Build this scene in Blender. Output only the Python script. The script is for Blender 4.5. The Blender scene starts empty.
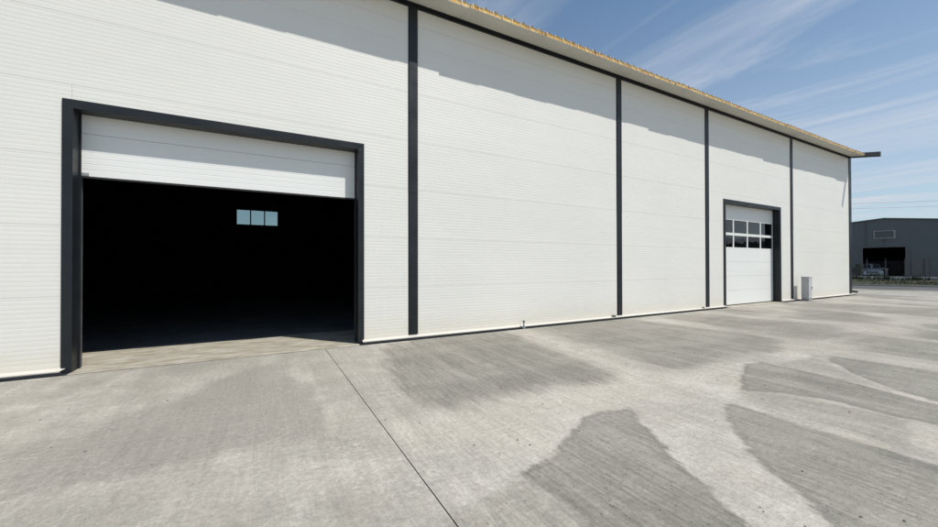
import bpy, bmesh, math, random
import numpy as np
from mathutils import Vector, Matrix, noise as mnoise
random.seed(7)
scene = bpy.context.scene
COL = scene.collection
R = math.radians

# ------------------------------------------------------------------ materials
def new_mat(name):
    m = bpy.data.materials.new(name); m.use_nodes = True
    nt = m.node_tree
    for n in list(nt.nodes): nt.nodes.remove(n)
    out = nt.nodes.new('ShaderNodeOutputMaterial')
    return m, nt, out

class G:
    """tiny node graph helper"""
    def __init__(s, nt): s.nt = nt
    def n(s, t, **k):
        x = s.nt.nodes.new(t)
        for a, b in k.items(): setattr(x, a, b)
        return x
    def put(s, sock, v):
        if hasattr(v, 'is_output'): s.nt.links.new(v, sock)
        elif v is not None: sock.default_value = v
    def math(s, op, a, b=None, c=None, clamp=False):
        x = s.n('ShaderNodeMath', operation=op); x.use_clamp = clamp
        s.put(x.inputs[0], a)
        if b is not None: s.put(x.inputs[1], b)
        if c is not None: s.put(x.inputs[2], c)
        return x.outputs[0]
    def mix(s, f, a, b, bt='MIX'):
        x = s.n('ShaderNodeMix', data_type='RGBA', blend_type=bt)
        s.put(x.inputs[0], f); s.put(x.inputs[6], a); s.put(x.inputs[7], b)
        return x.outputs[2]
    def coord(s, scale=(1, 1, 1), rot=(0, 0, 0), kind='Object'):
        t = s.n('ShaderNodeTexCoord'); m = s.n('ShaderNodeMapping')
        m.inputs['Scale'].default_value = scale; m.inputs['Rotation'].default_value = rot
        s.nt.links.new(t.outputs[kind], m.inputs['Vector']); return m.outputs[0]
    def noise(s, scale, vec=None, detail=4, rough=.55, dist=0):
        x = s.n('ShaderNodeTexNoise'); x.inputs['Scale'].default_value = scale
        x.inputs['Detail'].default_value = detail; x.inputs['Roughness'].default_value = rough
        x.inputs['Distortion'].default_value = dist
        s.put(x.inputs['Vector'], vec if vec is not None else s.coord()); return x.outputs[0]
    def smooth(s, v, a, b, lo=0., hi=1.):
        x = s.n('ShaderNodeMapRange', interpolation_type='SMOOTHSTEP')
        s.put(x.inputs[0], v)
        for i, q in enumerate((a, b, lo, hi)): x.inputs[i+1].default_value = q
        return x.outputs[0]
    def bsdf(s, out, col, rough=.6, metal=0., bump=None, bd=.002, bstr=1., spec=.5):
        p = s.n('ShaderNodeBsdfPrincipled')
        s.put(p.inputs['Base Color'], col); s.put(p.inputs['Roughness'], rough)
        p.inputs['Metallic'].default_value = metal
        p.inputs['Specular IOR Level'].default_value = spec
        if bump is not None:
            b = s.n('ShaderNodeBump'); b.inputs['Distance'].default_value = bd
            b.inputs['Strength'].default_value = bstr
            s.put(b.inputs['Height'], bump); s.nt.links.new(b.outputs[0], p.inputs['Normal'])
        s.nt.links.new(p.outputs[0], out.inputs[0]); return p

def c4(r, g, b): return (r, g, b, 1)

def paint(name, col, rough=.5, var=.08, scale=3, metal=0., bumps=0.0, spec=.5):
    m, nt, out = new_mat(name); g = G(nt)
    a = g.noise(scale, detail=5); b = g.noise(scale*14, detail=3)
    f = g.math('ADD', g.math('MULTIPLY', a, .7), g.math('MULTIPLY', b, .3))
    lo = c4(*[x*(1-var*1.6) for x in col]); hi = c4(*[min(1, x*(1+var*1.2)) for x in col])
    colr = g.mix(g.smooth(f, .3, .7), lo, hi)
    rg = g.smooth(a, .3, .7, max(.05, rough-.08), rough+.08)
    g.bsdf(out, colr, rg, metal, bump=(a if bumps else None), bd=bumps, spec=spec)
    return m

def wall_paint(name, col, dirt=True):
    m, nt, out = new_mat(name); g = G(nt)
    big = g.noise(.35, g.coord((1, 1, 1.6)), detail=3)
    blot = g.noise(2.2, g.coord((1, 1, 3)), detail=5)
    wob = g.noise(.9, g.coord((.6, 1, 2.2)), detail=2)
    base = g.mix(g.smooth(big, .3, .7), c4(*[x*.965 for x in col]), c4(*col))
    base = g.mix(g.smooth(blot, .58, .8, 0, .35), base, c4(col[0]*.97, col[1]*.93, col[2]*.84))
    if dirt:
        z = g.n('ShaderNodeSeparateXYZ'); nt.links.new(g.coord(), z.inputs[0])
        h = g.math('ADD', z.outputs[2], g.math('MULTIPLY', g.math('SUBTRACT', g.noise(5, detail=6), .5), .5))
        base = g.mix(g.smooth(h, .0, .6, .42, 0), base, c4(col[0]*.93, col[1]*.84, col[2]*.70))
        drip = g.noise(1.0, g.coord((9, 1, .25)), detail=4)
        base = g.mix(g.smooth(drip, .6, .85, 0, .16), base, c4(.5, .47, .4))
    g.bsdf(out, base, g.smooth(blot, .2, .8, .42, .55), bump=wob, bd=.012, bstr=.5)
    return m

def concrete_yard():
    m, nt, out = new_mat('yard_concrete'); g = G(nt)
    def attr(nm):
        a = g.n('ShaderNodeAttribute'); a.attribute_name = nm; return a.outputs['Fac']
    edge = g.math('SUBTRACT', g.noise(2.6, detail=8, rough=.62), .5)
    edge2 = g.math('SUBTRACT', g.noise(9, g.coord((1.6, .5, 1)), detail=5, rough=.6), .5)
    sd = g.math('ADD', attr('broomed'), g.math('ADD', g.math('MULTIPLY', edge, .17), g.math('MULTIPLY', edge2, .17)))
    yy = g.n('ShaderNodeSeparateXYZ'); nt.links.new(g.coord(), yy.inputs[0])
    soft = g.math('MAXIMUM', g.smooth(yy.outputs[1], -4.5, -4.0), g.smooth(yy.outputs[0], 7.5, 9.5))
    drag = g.math('SUBTRACT', g.noise(1., g.coord((9, .5, 1)), detail=8, rough=.72), .5)
    drag2 = g.math('SUBTRACT', g.noise(1.1, g.coord((1, .6, 1)), detail=5, rough=.6), .5)
    sd = g.math('ADD', sd, g.math('MULTIPLY', g.math('ADD', g.math('MULTIPLY', drag, 1.0), drag2), soft))
    wd = g.math('ADD', .022, g.math('MULTIPLY', soft, .13))
    mD = g.math('DIVIDE', g.math('SUBTRACT', wd, sd), g.math('MULTIPLY', wd, 2), clamp=True)
    rim = g.math('MULTIPLY', g.math('SUBTRACT', 1, g.math('ABSOLUTE', g.math('DIVIDE', g.math('ADD', sd, .03), .05)), clamp=True), g.math('SUBTRACT', 1, soft))
    sm = g.math('ADD', attr('mid'), g.math('MULTIPLY', edge, .35))
    mM = g.smooth(sm, -.10, .08, 1, 0)
    ss = g.math('ADD', attr('damp'), g.math('MULTIPLY', edge, .55))
    mS = g.smooth(ss, -.16, .07, 1, 0)
    # broad procedural patches away from the traced ones, stretched along the broom direction
    far = g.noise(.55, g.coord((1.1, .32, 1)), detail=6, rough=.6, dist=.6)
    far2 = g.noise(.8, g.coord((.35, 1.1, 1)), detail=5, rough=.6, dist=.5)
    mF = g.math('MULTIPLY', g.smooth(far, .47, .57), g.smooth(far2, .66, .50))
    mF = g.math('MULTIPLY', mF, attr('beyond'))
    dark = g.math('MAXIMUM', mD, g.math('MULTIPLY', mF, .9))
    dark = g.math('MULTIPLY', dark, g.smooth(g.noise(1., g.coord((3.2, .5, 1)), detail=6, rough=.65), .30, .55, .62, 1))
    pale_n = g.noise(1.3, detail=9, rough=.68, dist=.4)
    pale = g.mix(g.smooth(pale_n, .35, .68), c4(.332, .313, .276), c4(.436, .411, .364))
    warm = g.noise(.6, detail=4)
    pale = g.mix(g.smooth(warm, .45, .68, 0, .7), pale, c4(.385, .350, .295))
    midc = g.mix(g.smooth(pale_n, .3, .7), c4(.254, .239, .206), c4(.312, .293, .254))
    darkc = g.mix(g.smooth(far2, .35, .65), c4(.192, .181, .155), c4(.246, .232, .201))
    sb = g.math('ADD', attr('bloom'), g.math('ADD', g.math('MULTIPLY', edge, .5), g.math('MULTIPLY', drag, .35)))
    mB = g.smooth(sb, -.06, .16, 1, 0)
    left = g.smooth(yy.outputs[0], .9, 1.05, 1, 0)
    basec = g.mix(left, g.mix(.55, pale, midc), g.mix(g.smooth(g.noise(1.1, g.coord((1.6, .8, 1), (0, 0, -.6)), detail=6, rough=.6, dist=.8), .35, .65, .25, .85), pale, midc))
    col = g.mix(mB, basec, pale)
    col = g.mix(mM, col, midc)
    col = g.mix(g.math('MULTIPLY', mS, .8), col, g.mix(g.smooth(warm, .3, .7), c4(.242, .226, .198), c4(.280, .257, .226)))
    col = g.mix(dark, col, darkc)
    # broom streaks run straight away from the wall
    bands = g.noise(1., g.coord((7.5, .26, 1)), detail=7, rough=.72)
    fine = g.noise(1., g.coord((40, 2.2, 1)), detail=7, rough=.80)
    sa = g.smooth(bands, .32, .68, .88, 1.10)
    amt = g.math('MAXIMUM', g.math('MAXIMUM', dark, g.math('MULTIPLY', mM, .8)), g.math('SUBTRACT', .42, g.math('MULTIPLY', left, .20)))
    fa = g.math('ADD', 1, g.math('MULTIPLY', g.math('SUBTRACT', fine, .5), g.math('MULTIPLY', amt, 2.1)))
    sa = g.math('ADD', 1, g.math('MULTIPLY', g.math('SUBTRACT', sa, 1), g.math('ADD', .25, g.math('MULTIPLY', amt, .75))))
    # trowel chatter across the slab beside the joint
    chat = g.noise(1., g.coord((2.2, 16, 1)), detail=4, rough=.6, dist=.4)
    ca = g.math('ADD', 1, g.math('MULTIPLY', g.math('SUBTRACT', chat, .5), .26))
    grain = g.noise(95, detail=5, rough=.8)
    ga = g.smooth(grain, .3, .7, .80, 1.18)
    v = g.math('MULTIPLY', g.math('MULTIPLY', fa, sa), g.math('MULTIPLY', ga, ca))
    g2 = g.noise(24, detail=6, rough=.75); v = g.math('MULTIPLY', v, g.smooth(g2, .32, .68, .84, 1.14))
    # thin pale trowel scuffs and chalky bloom
    ra = g.noise(1., g.coord((2.4, 3.4, 1), (0, 0, .35)), detail=7, rough=.62, dist=1.6)
    ridge = g.math('SUBTRACT', 1, g.math('DIVIDE', g.math('ABSOLUTE', g.math('SUBTRACT', ra, .5)), .022), clamp=True)
    ridge = g.math('MULTIPLY', ridge, g.smooth(g.noise(.9, detail=3), .48, .62))
    v = g.math('MULTIPLY', v, g.math('ADD', 1, g.math('MULTIPLY', ridge, g.math('MULTIPLY', g.math('SUBTRACT', 1.15, amt), .30))))
    v = g.math('MULTIPLY', v, g.math('SUBTRACT', 1, g.math('MULTIPLY', rim, .12)))
    # shallow pits and grit
    vo = g.n('ShaderNodeTexVoronoi'); vo.inputs['Scale'].default_value = 13
    nt.links.new(g.coord(), vo.inputs['Vector'])
    pr = g.n('ShaderNodeSeparateColor'); nt.links.new(vo.outputs['Color'], pr.inputs[0])
    clus = g.smooth(g.noise(.8, detail=4), .47, .60)
    big = g.math('MULTIPLY', g.math('LESS_THAN', g.math('ADD', vo.outputs['Distance'], g.math('MULTIPLY', g2, .12)), g.math('ADD', .08, g.math('MULTIPLY', pr.outputs[1], .08))), g.math('MULTIPLY', g.smooth(pr.outputs[0], .66, .68), clus))
    vo2 = g.n('ShaderNodeTexVoronoi'); vo2.inputs['Scale'].default_value = 34
    nt.links.new(g.coord(), vo2.inputs['Vector'])
    pr2 = g.n('ShaderNodeSeparateColor'); nt.links.new(vo2.outputs['Color'], pr2.inputs[0])
    sml = g.math('MULTIPLY', g.smooth(vo2.outputs['Distance'], .12, .28, 1, 0), g.smooth(pr2.outputs[0], .72, .8))
    sml = g.math('MULTIPLY', sml, g.math('ADD', .15, g.math('MULTIPLY', amt, .7)))
    pit = g.math('MAXIMUM', g.math('MULTIPLY', big, .6), sml)
    v = g.math('MULTIPLY', v, g.math('SUBTRACT', 1, g.math('MULTIPLY', pit, .62)))
    vm = g.n('ShaderNodeVectorMath', operation='SCALE'); nt.links.new(col, vm.inputs[0]); g.put(vm.inputs['Scale'], v)
    hgt = g.math('ADD', g.math('ADD', g.math('MULTIPLY', fine, g.math('MULTIPLY', amt, .8)), g.math('MULTIPLY', grain, .35)),
                 g.math('SUBTRACT', g.math('MULTIPLY', chat, .25), pit))
    g.bsdf(out, vm.outputs[0], .88, bump=hgt, bd=.0035, bstr=.7, spec=.3)
    return m

def ground_mat(name, c1, c2, scale=1., rough=.95, stretch=(1, 1, 1), grain=60, bd=.004):
    m, nt, out = new_mat(name); g = G(nt)
    a = g.noise(scale, g.coord(stretch), detail=8, rough=.65); b = g.noise(grain, detail=4, rough=.7)
    f = g.math('ADD', g.math('MULTIPLY', a, .75), g.math('MULTIPLY', b, .25))
    g.bsdf(out, g.mix(g.smooth(f, .35, .65), c4(*c1), c4(*c2)), rough, bump=b, bd=bd, spec=.25)
    return m

def ribbed_paint(name, col, pitch, rough=.5, axis=0):
    """paint on profiled sheet; the profile itself is real geometry"""
    return paint(name, col, rough, .07, 1.2)

def glass_dark(name, tint=.25, rough=.03):
    m, nt, out = new_mat(name); g = G(nt)
    gl = g.n('ShaderNodeBsdfGlossy'); gl.inputs['Roughness'].default_value = rough
    gl.inputs['Color'].default_value = (1, 1, 1, 1)
    tr = g.n('ShaderNodeBsdfTransparent'); tr.inputs[0].default_value = (tint, tint*1.04, tint*1.06, 1)
    fr = g.n('ShaderNodeFresnel'); fr.inputs['IOR'].default_value = 1.5
    dn = g.noise(2.0, detail=2); b = g.n('ShaderNodeBump'); b.inputs['Distance'].default_value = .004
    nt.links.new(dn, b.inputs['Height']); nt.links.new(b.outputs[0], gl.inputs['Normal'])
    mx = g.n('ShaderNodeMixShader'); nt.links.new(g.math('MULTIPLY', fr.outputs[0], 1.05, clamp=True), mx.inputs[0])
    nt.links.new(tr.outputs[0], mx.inputs[1]); nt.links.new(gl.outputs[0], mx.inputs[2])
    nt.links.new(mx.outputs[0], out.inputs[0]); return m

def foliage(name, c1, c2):
    m, nt, out = new_mat(name); g = G(nt)
    a = g.noise(2.5, detail=4); b = g.noise(30, detail=2)
    f = g.math('ADD', g.math('MULTIPLY', a, .6), g.math('MULTIPLY', b, .4))
    col = g.mix(g.smooth(f, .35, .65), c4(*c1), c4(*c2))
    g.bsdf(out, col, .7, spec=.25)
    return m

def foam_mat():
    m, nt, out = new_mat('cut_foam'); g = G(nt)
    a = g.noise(1, g.coord((11, 3, 7)), detail=3, rough=.6); b = g.noise(1, g.coord((4.5, 2, 16)), detail=4, rough=.7)
    r = g.n('ShaderNodeValToRGB'); nt.links.new(g.math('ADD', g.math('MULTIPLY', a, .6), g.math('MULTIPLY', b, .4)), r.inputs[0])
    e = r.color_ramp.elements; e[0].position = .33; e[0].color = (.16, .08, .025, 1); e[1].position = .66; e[1].color = (.80, .64, .34, 1)
    q = e.new(.42); q.color = (.50, .28, .07, 1); q = e.new(.54); q.color = (.70, .45, .13, 1)
    g.bsdf(out, r.outputs[0], .9, spec=.2); return m
M = {}
M['cladding'] = wall_paint('white_cladding', (.745, .730, .675))
M['door_white'] = wall_paint('door_white', (.78, .785, .75), dirt=False)
M['flashing'] = wall_paint('flashing_white', (.56, .525, .47), dirt=False)
M['soffit'] = paint('soffit_white', (.62, .60, .53), .5, .06, 1.5)
M['anthracite'] = paint('anthracite_trim', (.014, .017, .020), .42, .12, 2.0, spec=.35)
M['shade_inner'] = paint('shade_black_lining', (.012, .012, .013), .9, .1, 2, spec=.1)  # near-black colour stands in for hall shade; bare panels would be white
M['shade_floor'] = ground_mat('shade_toned_floor', (.10, .105, .11), (.17, .175, .175), 1.4, .8)  # toned darker than the threshold to deepen indoor shade; no separate coating
M['threshold'] = ground_mat('threshold_concrete', (.25, .215, .158), (.45, .425, .360), 2.6, .85, (.8, 2.0, 1))
M['yard'] = concrete_yard()
M['foam'] = foam_mat()
M['roof'] = paint('roof_sheet', (.50, .47, .42), .45, .08, 1.0)
M['rust_tick'] = paint('cut_metal_edge', (.70, .62, .50), .5, .15, 9)
M['steel'] = paint('galvanised', (.42, .43, .43), .45, .15, 8, metal=.6)
M['beam'] = paint('beam_grey', (.10, .105, .11), .5, .1, 6)
M['pane_back'] = None
M['glass'] = glass_dark('door_glass', .30)
M['rubber'] = paint('black_rubber', (.015, .015, .016), .7, .1, 5)
M['cabinet'] = paint('cabinet_grey', (.50, .50, .50), .5, .05, 3)
M['cab_trim'] = paint('cabinet_plinth', (.30, .30, .30), .6, .1, 5)
M['asphalt'] = ground_mat('asphalt', (.075, .077, .078), (.115, .115, .113), .6)
M['kerb'] = ground_mat('kerb_stone', (.25, .245, .23), (.33, .32, .30), 2.)
M['soil'] = ground_mat('soil', (.045, .040, .030), (.075, .068, .050), .7)
M['verge'] = ground_mat('verge_grass', (.024, .028, .014), (.052, .054, .030), .5)
M['grass'] = foliage('grass_blades', (.030, .038, .014), (.075, .078, .038))
M['leaf'] = foliage('shrub_leaves', (.022, .034, .014), (.055, .068, .028))
M['bark'] = paint('bark', (.07, .055, .04), .9, .3, 12)
M['shed'] = paint('shed_grey', (.118, .130, .140), .5, .08, .8)
M['shed_low'] = paint('shed_plinth', (.14, .14, .135), .7, .12, 1.5)
M['shed_trim'] = paint('shed_trim', (.36, .35, .33), .6, .1, 4)
M['shed_dark'] = paint('shed_inside', (.012, .012, .013), .9, .1, 2, spec=.1)
M['louvre'] = paint('louvre_grey', (.16, .17, .175), .5, .2, 6)
M['plinth'] = ground_mat('precast_concrete', (.60, .58, .53), (.78, .75, .70), 3.)
M['car'] = paint('car_paint', (.76, .80, .86), .3, .04, 2)
M['car_glass'] = paint('car_glass', (.07, .09, .12), .10, .05, 2)
M['lamp_glass'] = paint('headlight_glass', (.75, .76, .78), .12, .05, 9)
M['chrome'] = paint('bright_trim', (.7, .7, .7), .2, .05, 9, metal=.8)
M['cable'] = paint('cable_black', (.08, .08, .085), .6, .05, 3)
M['stone'] = ground_mat('loose_stone', (.10, .095, .085), (.22, .21, .19), 14)
M['hill'] = ground_mat('far_ground', (.05, .055, .03), (.10, .10, .06), .02, .95, (1, 1, 1), .3)

def back_pane():
    m, nt, out = new_mat('back_window_pane'); g = G(nt)
    tr = g.n('ShaderNodeBsdfTransparent'); tr.inputs[0].default_value = (.62, .70, .70, 1)
    df = g.n('ShaderNodeBsdfGlossy'); df.inputs['Roughness'].default_value = .1
    mx = g.n('ShaderNodeMixShader'); mx.inputs[0].default_value = .05
    nt.links.new(tr.outputs[0], mx.inputs[1]); nt.links.new(df.outputs[0], mx.inputs[2])
    nt.links.new(mx.outputs[0], out.inputs[0]); return m
M['pane_back'] = back_pane()

# ------------------------------------------------------------------ mesh helpers
class MB:
    def __init__(s): s.v = []; s.f = []
    def add(s, vs, fs):
        o = len(s.v); s.v += [tuple(v) for v in vs]; s.f += [tuple(i+o for i in f) for f in fs]; return s
    def box(s, x0, x1, y0, y1, z0, z1):
        return s.add([(x0,y0,z0),(x1,y0,z0),(x1,y1,z0),(x0,y1,z0),(x0,y0,z1),(x1,y0,z1),(x1,y1,z1),(x0,y1,z1)],
              [(0,3,2,1),(4,5,6,7),(0,1,5,4),(1,2,6,5),(2,3,7,6),(3,0,4,7)])
    def quad(s, a, b, c, d): return s.add([a, b, c, d], [(0,1,2,3)])
    def prism_x(s, prof, x0, x1):
        """profile of (y,z), counter-clockwise seen from +x"""
        n = len(prof)
        vs = [(x0, y, z) for y, z in prof] + [(x1, y, z) for y, z in prof]
        fs = [(i, (i+1) % n, n+(i+1) % n, n+i) for i in range(n)]
        fs += [tuple(range(n-1, -1, -1)), tuple(range(n, 2*n))]
        return s.add(vs, fs)
    def tube(s, pts, r, seg=10):
        pts = [Vector(p) for p in pts]; rings = []
        for i, p in enumerate(pts):
            d = (pts[min(i+1, len(pts)-1)] - pts[max(i-1, 0)]).normalized()
            a = d.cross(Vector((0, 0, 1)))
            if a.length < .01: a = d.cross(Vector((1, 0, 0)))
            a.normalize(); b = d.cross(a)
            rr = r[i] if isinstance(r, (list, tuple)) else r
            rings.append([p + a*rr*math.cos(2*math.pi*k/seg) + b*rr*math.sin(2*math.pi*k/seg) for k in range(seg)])
        vs = [q for ring in rings for q in ring]; fs = []
        for i in range(len(pts)-1):
            for k in range(seg):
                fs.append((i*seg+k, i*seg+(k+1) % seg, (i+1)*seg+(k+1) % seg, (i+1)*seg+k))
        fs += [tuple(range(seg-1, -1, -1)), tuple(range((len(pts)-1)*seg, len(pts)*seg))]
        return s.add(vs, fs)
    def build(s, name, mat, parent=None, bevel=0, smooth=False, xf=None):
        me = bpy.data.meshes.new(name)
        vs = [tuple(xf @ Vector(v)) for v in s.v] if xf else s.v
        me.from_pydata(vs, [], s.f); me.materials.append(mat); me.update()
        bm = bmesh.new(); bm.from_mesh(me); bmesh.ops.recalc_face_normals(bm, faces=bm.faces)
        bm.to_mesh(me); bm.free()
        if smooth:
            for p in me.polygons: p.use_smooth = True
        o = bpy.data.objects.new(name, me); COL.objects.link(o)
        if parent: o.parent = parent
        if bevel:
            b = o.modifiers.new('bevel', 'BEVEL'); b.width = bevel; b.segments = 2; b.limit_method = 'ANGLE'
        return o

def tag(o, label=None, cat=None, group=None, kind=None):
    if label: o['label'] = label
    if cat: o['category'] = cat
    if group: o['group'] = group
    if kind: o['kind'] = kind
    return o
def empty(name, loc=(0, 0, 0), rz=0):
    o = bpy.data.objects.new(name, None); COL.objects.link(o)
    o.location = loc; o.rotation_euler = (0, 0, rz); o.empty_display_size = .3; return o

# ------------------------------------------------------------------ camera (level, very wide phone lens)
F_PX, YAW, PITCH, ROLL, DIST, HGT = 375.63, .5003, .0067, -.0020, 7.4322, 1.5
cd = bpy.data.cameras.new('camera'); cam = bpy.data.objects.new('camera', cd); COL.objects.link(cam)
cd.sensor_width = 36; cd.lens = 36*F_PX/938; cd.clip_start = .05; cd.clip_end = 6000
fw = Vector((math.sin(YAW)*math.cos(PITCH), math.cos(YAW)*math.cos(PITCH), math.sin(PITCH)))
rt = Vector((math.cos(YAW), -math.sin(YAW), 0)); up = rt.cross(fw)
r2 = rt*math.cos(ROLL) + up*math.sin(ROLL); u2 = -rt*math.sin(ROLL) + up*math.cos(ROLL)
mt = Matrix((r2, u2, -fw)).transposed().to_4x4(); mt.translation = (0, -DIST, HGT)
cam.matrix_world = mt; scene.camera = cam

# ------------------------------------------------------------------ light
sd = Vector((.80, -1., 2.12)).normalized()              # towards the sun
sl = bpy.data.lights.new('sun', 'SUN'); sl.energy = 4.6; sl.angle = R(.53); sl.color = (1, .965, .91)
so = bpy.data.objects.new('sun', sl); COL.objects.link(so)
so.rotation_euler = sd.to_track_quat('Z', 'Y').to_euler()
w = bpy.data.worlds.new('World'); scene.world = w; w.use_nodes = True
nt = w.node_tree; g = G(nt)
bg = [n for n in nt.nodes if n.type == 'BACKGROUND'][0]
sky = g.n('ShaderNodeTexSky'); sky.sky_type = 'NISHITA'; sky.sun_disc = False
sky.sun_elevation = math.asin(sd.z); sky.sun_rotation = math.atan2(sd.x, sd.y)
sky.altitude = 100; sky.air_density = 1.0; sky.dust_density = .6; sky.ozone_density = 1.6
tc = g.n('ShaderNodeTexCoord'); sx = g.n('ShaderNodeSeparateXYZ'); nt.links.new(tc.outputs['Generated'], sx.inputs[0])
zz = g.math('MAXIMUM', sx.outputs[2], .03)
cv = g.n('ShaderNodeCombineXYZ')
nt.links.new(g.math('DIVIDE', sx.outputs[0], zz), cv.inputs[0]); nt.links.new(g.math('DIVIDE', sx.outputs[1], zz), cv.inputs[1])
def cmap(rot, sc, loc=(0, 0, 0)):
    mp = g.n('ShaderNodeMapping'); mp.inputs['Rotation'].default_value = (0, 0, R(rot)); mp.inputs['Scale'].default_value = sc
    mp.inputs['Location'].default_value = loc
    nt.links.new(cv.outputs[0], mp.inputs['Vector']); return mp.outputs[0]
c1 = g.noise(1, cmap(8, (.95, .30, 1), (3.1, 1.7, 0)), detail=9, rough=.62, dist=1.1)
c2 = g.noise(1, cmap(-6, (3.6, .9, 1), (.4, 5, 0)), detail=8, rough=.66, dist=.8)
c3 = g.noise(1, cmap(0, (.35, .22, 1), (7.7, 2.2, 0)), detail=3)
wisp = g.math('MULTIPLY', g.smooth(c1, .41, .64), g.smooth(c2, .25, .75, .35, 1))
wisp = g.math('MULTIPLY', wisp, g.smooth(c3, .35, .6, .35, 1))
veil = g.smooth(sx.outputs[2], .0, .62, .50, .05)
mask = g.math('ADD', g.math('MULTIPLY', wisp, .9), veil, clamp=True)
skyb = g.mix(1., sky.outputs[0], c4(.92, 1.12, 1.15), 'MULTIPLY')
skyc = g.mix(mask, skyb, c4(6.3, 6.8, 7.6))
nt.links.new(skyc, bg.inputs[0]); bg.inputs[1].default_value = .10
scene.view_settings.view_transform = 'Standard'; scene.view_settings.look = 'None'
scene.view_settings.exposure = 0; scene.view_settings.gamma = 1; scene.view_settings.use_curve_mapping = False
scene.render.engine = 'CYCLES'

# ------------------------------------------------------------------ ground
STAINS = {
'broomed': [
 [(2.8, -4.7), (3.06, -4.67), (3.23, -4.72), (3.41, -4.77), (3.28, -4.94), (3.16, -5.05), (2.99, -5.36), (2.75, -5.71), (2.67, -5.92), (2.64, -5.99), (2.51, -6.16), (2.39, -6.34), (2.2, -6.58), (1.52, -6.33), (1.65, -5.86), (1.72, -5.64), (1.64, -5.49), (1.64, -5.22), (1.85, -5.15), (2.04, -5.12), (2.22, -4.99), (2.43, -4.87)],
 [(4.3,-5.19),(4.48,-5.2),(4.45,-5.39),(4.4,-5.84),(4.4,-6.19),(4.41,-6.48),(4.43,-6.66),(4.41,-6.91),(2.89,-7.09),(2.43,-6.83),(2.87,-6.53),(2.97,-6.42),(3.08,-6.33),(3.16,-6.2),(3.26,-6.03),(3.41,-5.85),(3.72,-5.62),(3.98,-5.4)],
 [(6.43, -4.42), (6.79, -4.49), (6.75, -4.97), (6.61, -5.54), (6.45, -6.0), (6.32, -6.45), (5.56, -6.57), (5.52, -6.21), (5.55, -5.76), (5.39, -5.37), (5.04, -5.02), (5.7, -4.73)],
 [(8.23,-4.79),(8.3,-5.0),(8.32,-5.47),(8.29,-5.95),(8.34,-6.3),(6.59,-6.54),(6.5,-6.22),(6.62,-6.04),(6.75,-5.84),(7.0,-5.59),(7.34,-5.3),(7.88,-4.93)],
 [(1.95,-0.75),(2.6,-0.1),(4.1,0.1),(4.85,0.0),(4.92,-0.68),(4.47,-2.58),(4.41,-3.85),(3.8,-3.87),(2.91,-3.75),(2.19,-3.9),(1.66,-3.87),(1.54,-3.61),(1.45,-3.11),(1.55,-2.2)],
 [(5.75,0.1),(7.1,0.1),(9.0,0.1),(9.2,-1.6),(9.5,-2.9),(9.0,-4.0),(8.0,-4.25),(7.13,-4.15),(6.03,-4.11),(5.15,-3.98),(5.25,-3.21),(5.45,-1.96)],
 [(16.25,-1.24),(16.51,-2.71),(15.6,-3.8),(13.9,-4.11),(13.37,-3.41),(13.94,-2.36)],
 [(13.87,-4.45),(13.46,-5.04),(13.1,-5.54),(11.48,-5.77),(12.21,-4.91)],
 [(10.1,-.5),(11.8,-.3),(12.1,-2.0),(12.6,-3.4),(11.6,-4.1),(10.2,-3.9),(9.9,-2.6)],
 [(17.5,-.6),(19.5,-.6),(20.5,-4.2),(18.5,-5.2),(17.2,-3.4)],
 [(9.3,-4.9),(10.6,-4.9),(10.9,-6.6),(9.2,-6.9)],
],
'bloom': [
 [(0.99, -3.92), (1.38, -3.89), (1.63, -3.94), (1.85, -4.06), (2.18, -3.92), (2.88, -3.78), (3.73, -3.94), (4.33, -3.86), (4.53, -2.44), (4.72, -0.84), (5.23, -0.71), (5.02, -2.54), (4.66, -3.93), (5.06, -4.26), (5.86, -4.36), (6.66, -4.41), (5.14, -4.99), (4.32, -5.18), (3.99, -5.39), (3.72, -5.62), (3.26, -6.03), (3.07, -6.33), (2.87, -6.53), (2.62, -6.75), (2.28, -6.56), (2.51, -6.17), (2.66, -5.92), (2.76, -5.71), (2.99, -5.35), (3.16, -5.04), (3.41, -4.77), (3.05, -4.67), (2.8, -4.7), (2.42, -4.88), (2.04, -5.12), (1.64, -5.22), (1.05, -5.39), (0.79, -5.55), (0.97, -5.77)],
 [(9.19, -0.63), (9.78, -0.73), (9.32, -2.56), (8.03, -4.4), (7.42, -4.47), (7.93, -2.89)],
 [(7.85, -4.12), (8.15, -4.46), (7.23, -5.36), (6.71, -5.95), (6.46, -6.33), (6.06, -6.4), (6.11, -5.93), (6.39, -5.31), (6.83, -4.64)],
 [(5.23, -5.44), (5.45, -5.71), (5.45, -6.09), (5.45, -6.46), (4.75, -6.58), (4.57, -6.24), (4.57, -5.77), (4.59, -5.33)],
],
'mid': [[(1.64,-5.22),(1.4,-5.31),(1.05,-5.39),(0.8,-5.51),(0.54,-5.79),(1.52,-6.33),(1.65,-5.86),(1.72,-5.64),(1.64,-5.49)],
        [(6.7,-4.6),(8.1,-4.7),(7.2,-5.3),(6.6,-5.9),(6.5,-5.2)], [(4.6,-5.2),(5.1,-5.0),(5.4,-5.6),(5.5,-6.3),(4.6,-6.5)]],
'damp': [[(0.47,-2.26),(0.6,-3.04),(0.6,-3.51),(0.45,-3.81),(0.28,-3.88),(-0.34,-3.83),(-0.72,-3.95),(-1.23,-3.93),(-1.53,-3.94),(-1.98,-2.92),(-1.47,-2.8),(-1.23,-2.42),(-0.87,-2.13),(-0.47,-1.25),(0.23,-0.69)]],
}
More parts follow.
